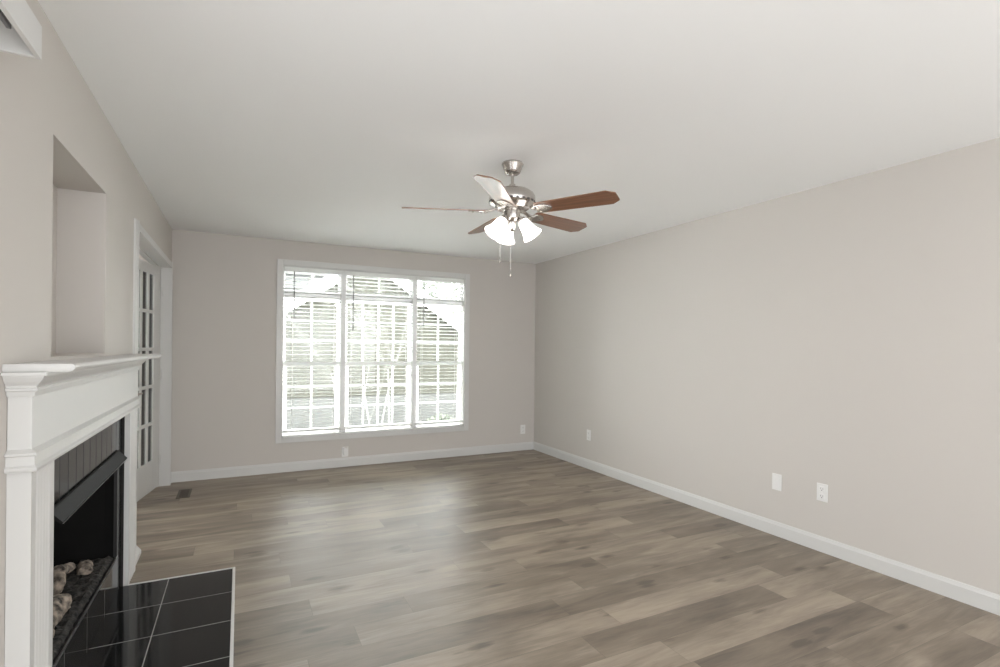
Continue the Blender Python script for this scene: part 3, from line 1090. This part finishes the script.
# outlet under the window with a plugged-in unit
t_ = thing('wall_outlet', (1.050, YB, 0.165), 'white outlet just above the baseboard under the window, mostly covered by a plugged-in unit', 'outlet', 'outlet plates')
MB().box(1.050 - PW_ / 2, 1.050 + PW_ / 2, YB - 0.006, YB - 0.0003, 0.108, 0.220).build('cover_plate', PLATE, t_, bevel=0.002)
k = MB()
a = [(1.022, YB - 0.0065, 0.222), (1.078, YB - 0.0065, 0.222), (1.078, YB - 0.0065, 0.165), (1.066, YB - 0.0065, 0.126), (1.034, YB - 0.0065, 0.126), (1.022, YB - 0.0065, 0.165)]
b_ = [(1.050 + (x - 1.050) * 0.85, YB - 0.045, 0.172 + (z - 0.172) * 0.85) for x, y, z in a]
k.prism(a, b_)
tag(k.build('plug_in_unit', PLATE, bevel=0.004), 'small white tapered plug-in unit on the outlet under the window', 'plug-in unit')

# ------------------------------------------------------------------ floor register
rg = thing('floor_register', (-0.43, 5.37, 0), 'brown slotted metal floor register in the planks by the french door', 'floor vent')
k = MB()
x0, x1, y0, y1 = -0.482, -0.378, 5.225, 5.520
k.box(x0, x0 + 0.018, y0, y1, 0.0005, 0.005)
k.box(x1 - 0.018, x1, y0, y1, 0.0005, 0.005)
k.box(x0 + 0.018, x1 - 0.018, y0, y0 + 0.02, 0.0005, 0.005)
k.box(x0 + 0.018, x1 - 0.018, y1 - 0.02, y1, 0.0005, 0.005)
k.build('frame', REGISTER, rg, bevel=0.001)
k = MB()
for i in range(9):
    yy = y0 + 0.02 + (y1 - y0 - 0.04) * (i + 0.5) / 9
    k.box(x0 + 0.018, x1 - 0.018, yy - 0.007, yy + 0.007, 0.001, 0.0042)
k.build('louvers', REGISTER, rg)
MB().box(x0 + 0.018, x1 - 0.018, y0 + 0.02, y1 - 0.02, 0.0003, 0.0009).build('dark_well', NICKEL_DARK, rg)

# ------------------------------------------------------------------ outside the window
GZ = -0.95
struct(MB().box(-14, 30, YB + 0.5, 45, GZ - 0.2, GZ).build('ground', LAWN))
HYf = 14.0
nh = thing('neighbor_house', (3.04, HYf, GZ), 'pale beige lap-sided house with a white gable rake seen through the window', 'house')
k = MB()
pkx, pkz, ex0, ex1, ez = 3.05, 3.50, -0.4, 6.5, 1.18
sx = (pkz - ez) / (pkx - ex0)
wall_p = [(ex0 + 0.1, 0.0), (ex1 - 0.1, 0.0), (ex1 - 0.1, ez + 0.22), (pkx, pkz + 0.26), (ex0 + 0.1, ez + 0.22)]
k.prism([(x, HYf, z) for x, z in wall_p], [(x, HYf + 7, z) for x, z in wall_p])
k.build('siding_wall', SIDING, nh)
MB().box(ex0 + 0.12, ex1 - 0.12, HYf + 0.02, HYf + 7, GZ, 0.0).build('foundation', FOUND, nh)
k = MB()
for (xa, za, xb, zb2) in ((ex0 - 0.45, ez - 0.32, pkx, pkz), (pkx, pkz, ex1 + 0.45, ez - 0.32)):
    k.prism([(xa, HYf - 0.34, za), (xb, HYf - 0.34, zb2), (xb, HYf - 0.34, zb2 + 0.34), (xa, HYf - 0.34, za + 0.34)],
            [(xa, HYf - 0.30, za), (xb, HYf - 0.30, zb2), (xb, HYf - 0.30, zb2 + 0.34), (xa, HYf - 0.30, za + 0.34)])
k.build('rake_board', FASCIA, nh)
k = MB()
for (xa, za, xb, zb2) in ((ex0 - 0.45, ez - 0.02, pkx, pkz + 0.30), (pkx, pkz + 0.30, ex1 + 0.45, ez - 0.02)):
    k.prism([(xa, HYf - 0.295, za), (xb, HYf - 0.295, zb2), (xb, HYf - 0.295, zb2 + 0.03), (xa, HYf - 0.295, za + 0.03)],
            [(xa, HYf + 7.2, za), (xb, HYf + 7.2, zb2), (xb, HYf + 7.2, zb2 + 0.03), (xa, HYf + 7.2, za + 0.03)])
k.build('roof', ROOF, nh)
for a in (ex0 + 0.08, ex1 - 0.2):
    MB().box(a, a + 0.12, HYf - 0.02, HYf, 0, ez).build('corner_board', FASCIA, nh)

h2 = thing('neighbor_house', (-1.2, 22, GZ), 'pale roofed house standing farther back, upper left behind the gabled house', 'house')
k = MB()
k.prism([(-6.5, 22.6, GZ), (4.4, 22.6, GZ), (4.4, 22.6, 4.3), (-6.5, 22.6, 4.3)], [(-6.5, 29.6, GZ), (4.4, 29.6, GZ), (4.4, 29.6, 4.3), (-6.5, 29.6, 4.3)])
k.build('siding_wall', SIDING_PALE, h2)
k = MB()
k.prism([(-7, 22.20, 4.2), (-7, 30.00, 4.2), (-7, 26.10, 7.4)], [(4.9, 22.20, 4.2), (4.9, 30.00, 4.2), (4.9, 26.10, 7.4)])
k.build('roof', ROOF, h2)
k = MB()
k.box(2.55, 2.62, 22.55, 22.6, 3.0, 4.1)
k.box(3.53, 3.60, 22.55, 22.6, 3.0, 4.1)
k.box(2.55, 3.60, 22.55, 22.6, 3.0, 3.07)
k.box(2.55, 3.60, 22.55, 22.6, 4.03, 4.1)
k.build('window_frame', FASCIA, h2)
MB().box(2.62, 3.53, 22.57, 22.62, 3.07, 4.03).build('window_pane', BLACK_METAL, h2)

# bare multi-stem tree close to the window
tr = thing('tree', (2.15, 9.0, GZ), 'bare pale multi-stemmed tree standing outside the middle window', 'tree')
rt = random.Random(11)
stems = MB()
twigs = MB()
leaves = MB()


def grow(mb, p, d, length, r, depth):
    pts = [p]
    rads = [r]
    n = 4
    for i in range(n):
        d = (d + Vector((rt.uniform(-.16, .16), rt.uniform(-.16, .16), rt.uniform(-.02, .10)))).normalized()
        p = p + d * (length / n)
        pts.append(p)
        rads.append(r * (1 - 0.45 * (i + 1) / n))
    mb.tube(pts, rads, 6 if r > 0.009 else 4)
    if depth <= 1:
        for _ in range(3):
            q = pts[rt.randint(1, n)] + Vector((rt.uniform(-.06, .06), rt.uniform(-.06, .06), rt.uniform(-.06, .06)))
            s = rt.uniform(0.012, 0.028)
            a_ = Vector((rt.uniform(-1, 1), rt.uniform(-1, 1), rt.uniform(-1, 1))).normalized()
            b2 = a_.orthogonal().normalized()
            leaves.quad(q - a_ * s, q + b2 * s * 0.6, q + a_ * s, q - b2 * s * 0.6)
    if depth > 0:
        for j in range(3 if depth > 1 else 2):
            ang = rt.uniform(0, 6.28)
            sp_ = rt.uniform(0.35, 0.75)
            nd = (d + Vector((math.cos(ang), math.sin(ang), 0.15)) * sp_).normalized()
            grow(twigs, pts[rt.choice((2, 3, 4, 4))], nd, length * rt.uniform(0.55, 0.75), max(rads[-1] * 0.72, 0.0035), depth - 1)


for (dx, dy, lean) in ((-0.07, 0.0, (-0.05, 0.02)), (0.02, 0.05, (0.04, 0.1)), (0.09, -0.02, (0.13, 0.0)), (-0.30, -0.05, (-0.03, -0.06))):
    p_ = Vector((2.15 + dx, 9.0 + dy, GZ))
    grow(stems, p_, Vector((lean[0], lean[1], 1)).normalized(), 1.9, 0.018, 3)
stems.build('trunk', BARK, tr, smooth=True)
twigs.build('branches', BARK, tr)
leaves.build('leaves', LEAF, tr)

# low shrub by the window, lower left
rs = random.Random(5)


def shrub(c, r, label, n=420):
    mb = MB()
    for i in range(n):
        v = Vector((rs.gauss(0, 1), rs.gauss(0, 1), rs.gauss(0, 1))).normalized() * r * rs.uniform(0.55, 1.0)
        v.z = abs(v.z) * 0.95
        q = Vector(c) + v
        s = rs.uniform(0.04, 0.08)
        a_ = Vector((rs.uniform(-1, 1), rs.uniform(-1, 1), rs.uniform(-1, 1))).normalized()
        b2 = a_.orthogonal().normalized()
        mb.quad(q - a_ * s, q + b2 * s * 0.7, q + a_ * s, q - b2 * s * 0.7)
    o = mb.build('shrub', TREEDARK)
    return tag(o, label, 'shrub')


shrub((1.0, 11.2, GZ), 0.55, 'low pale green shrub outside the lower left window unit')
shrub((4.6, 12.4, GZ), 0.6, 'low pale green shrub outside the right window unit by the house wall')


# trees far behind the gabled house
def far_tree(c, r, hgt, label, n=700):
    t_ = thing('tree', (c[0], c[1], GZ), label, 'tree')
    mb = MB()
    for i in range(n):
        v = Vector((rs.gauss(0, 1), rs.gauss(0, 1), rs.gauss(0, 1))).normalized() * rs.uniform(0.45, 1.0)
        q = Vector((c[0] + v.x * r, c[1] + v.y * r, GZ + hgt + v.z * r * 1.15))
        s_ = rs.uniform(0.10, 0.22)
        a_ = Vector((rs.uniform(-1, 1), rs.uniform(-1, 1), rs.uniform(-1, 1))).normalized()
        b2 = a_.orthogonal().normalized()
        mb.quad(q - a_ * s_, q + b2 * s_ * 0.7, q + a_ * s_, q - b2 * s_ * 0.7)
    mb.build('crown', TREEDARK, t_)
    MB().tube([(c[0], c[1], GZ), (c[0] + 0.1, c[1], GZ + hgt * 0.6), (c[0], c[1] + 0.1, GZ + hgt + 0.4 * r)], [0.22, 0.16, 0.06], 8).build('trunk', BARK, t_, smooth=True)


far_tree((9.8, 27.0), 2.4, 4.4, 'pale leafy tree beyond the house, showing in the top of the right window unit')
far_tree((14.8, 30.5), 2.2, 3.6, 'pale leafy tree beyond the house, at the right edge of the right window unit')
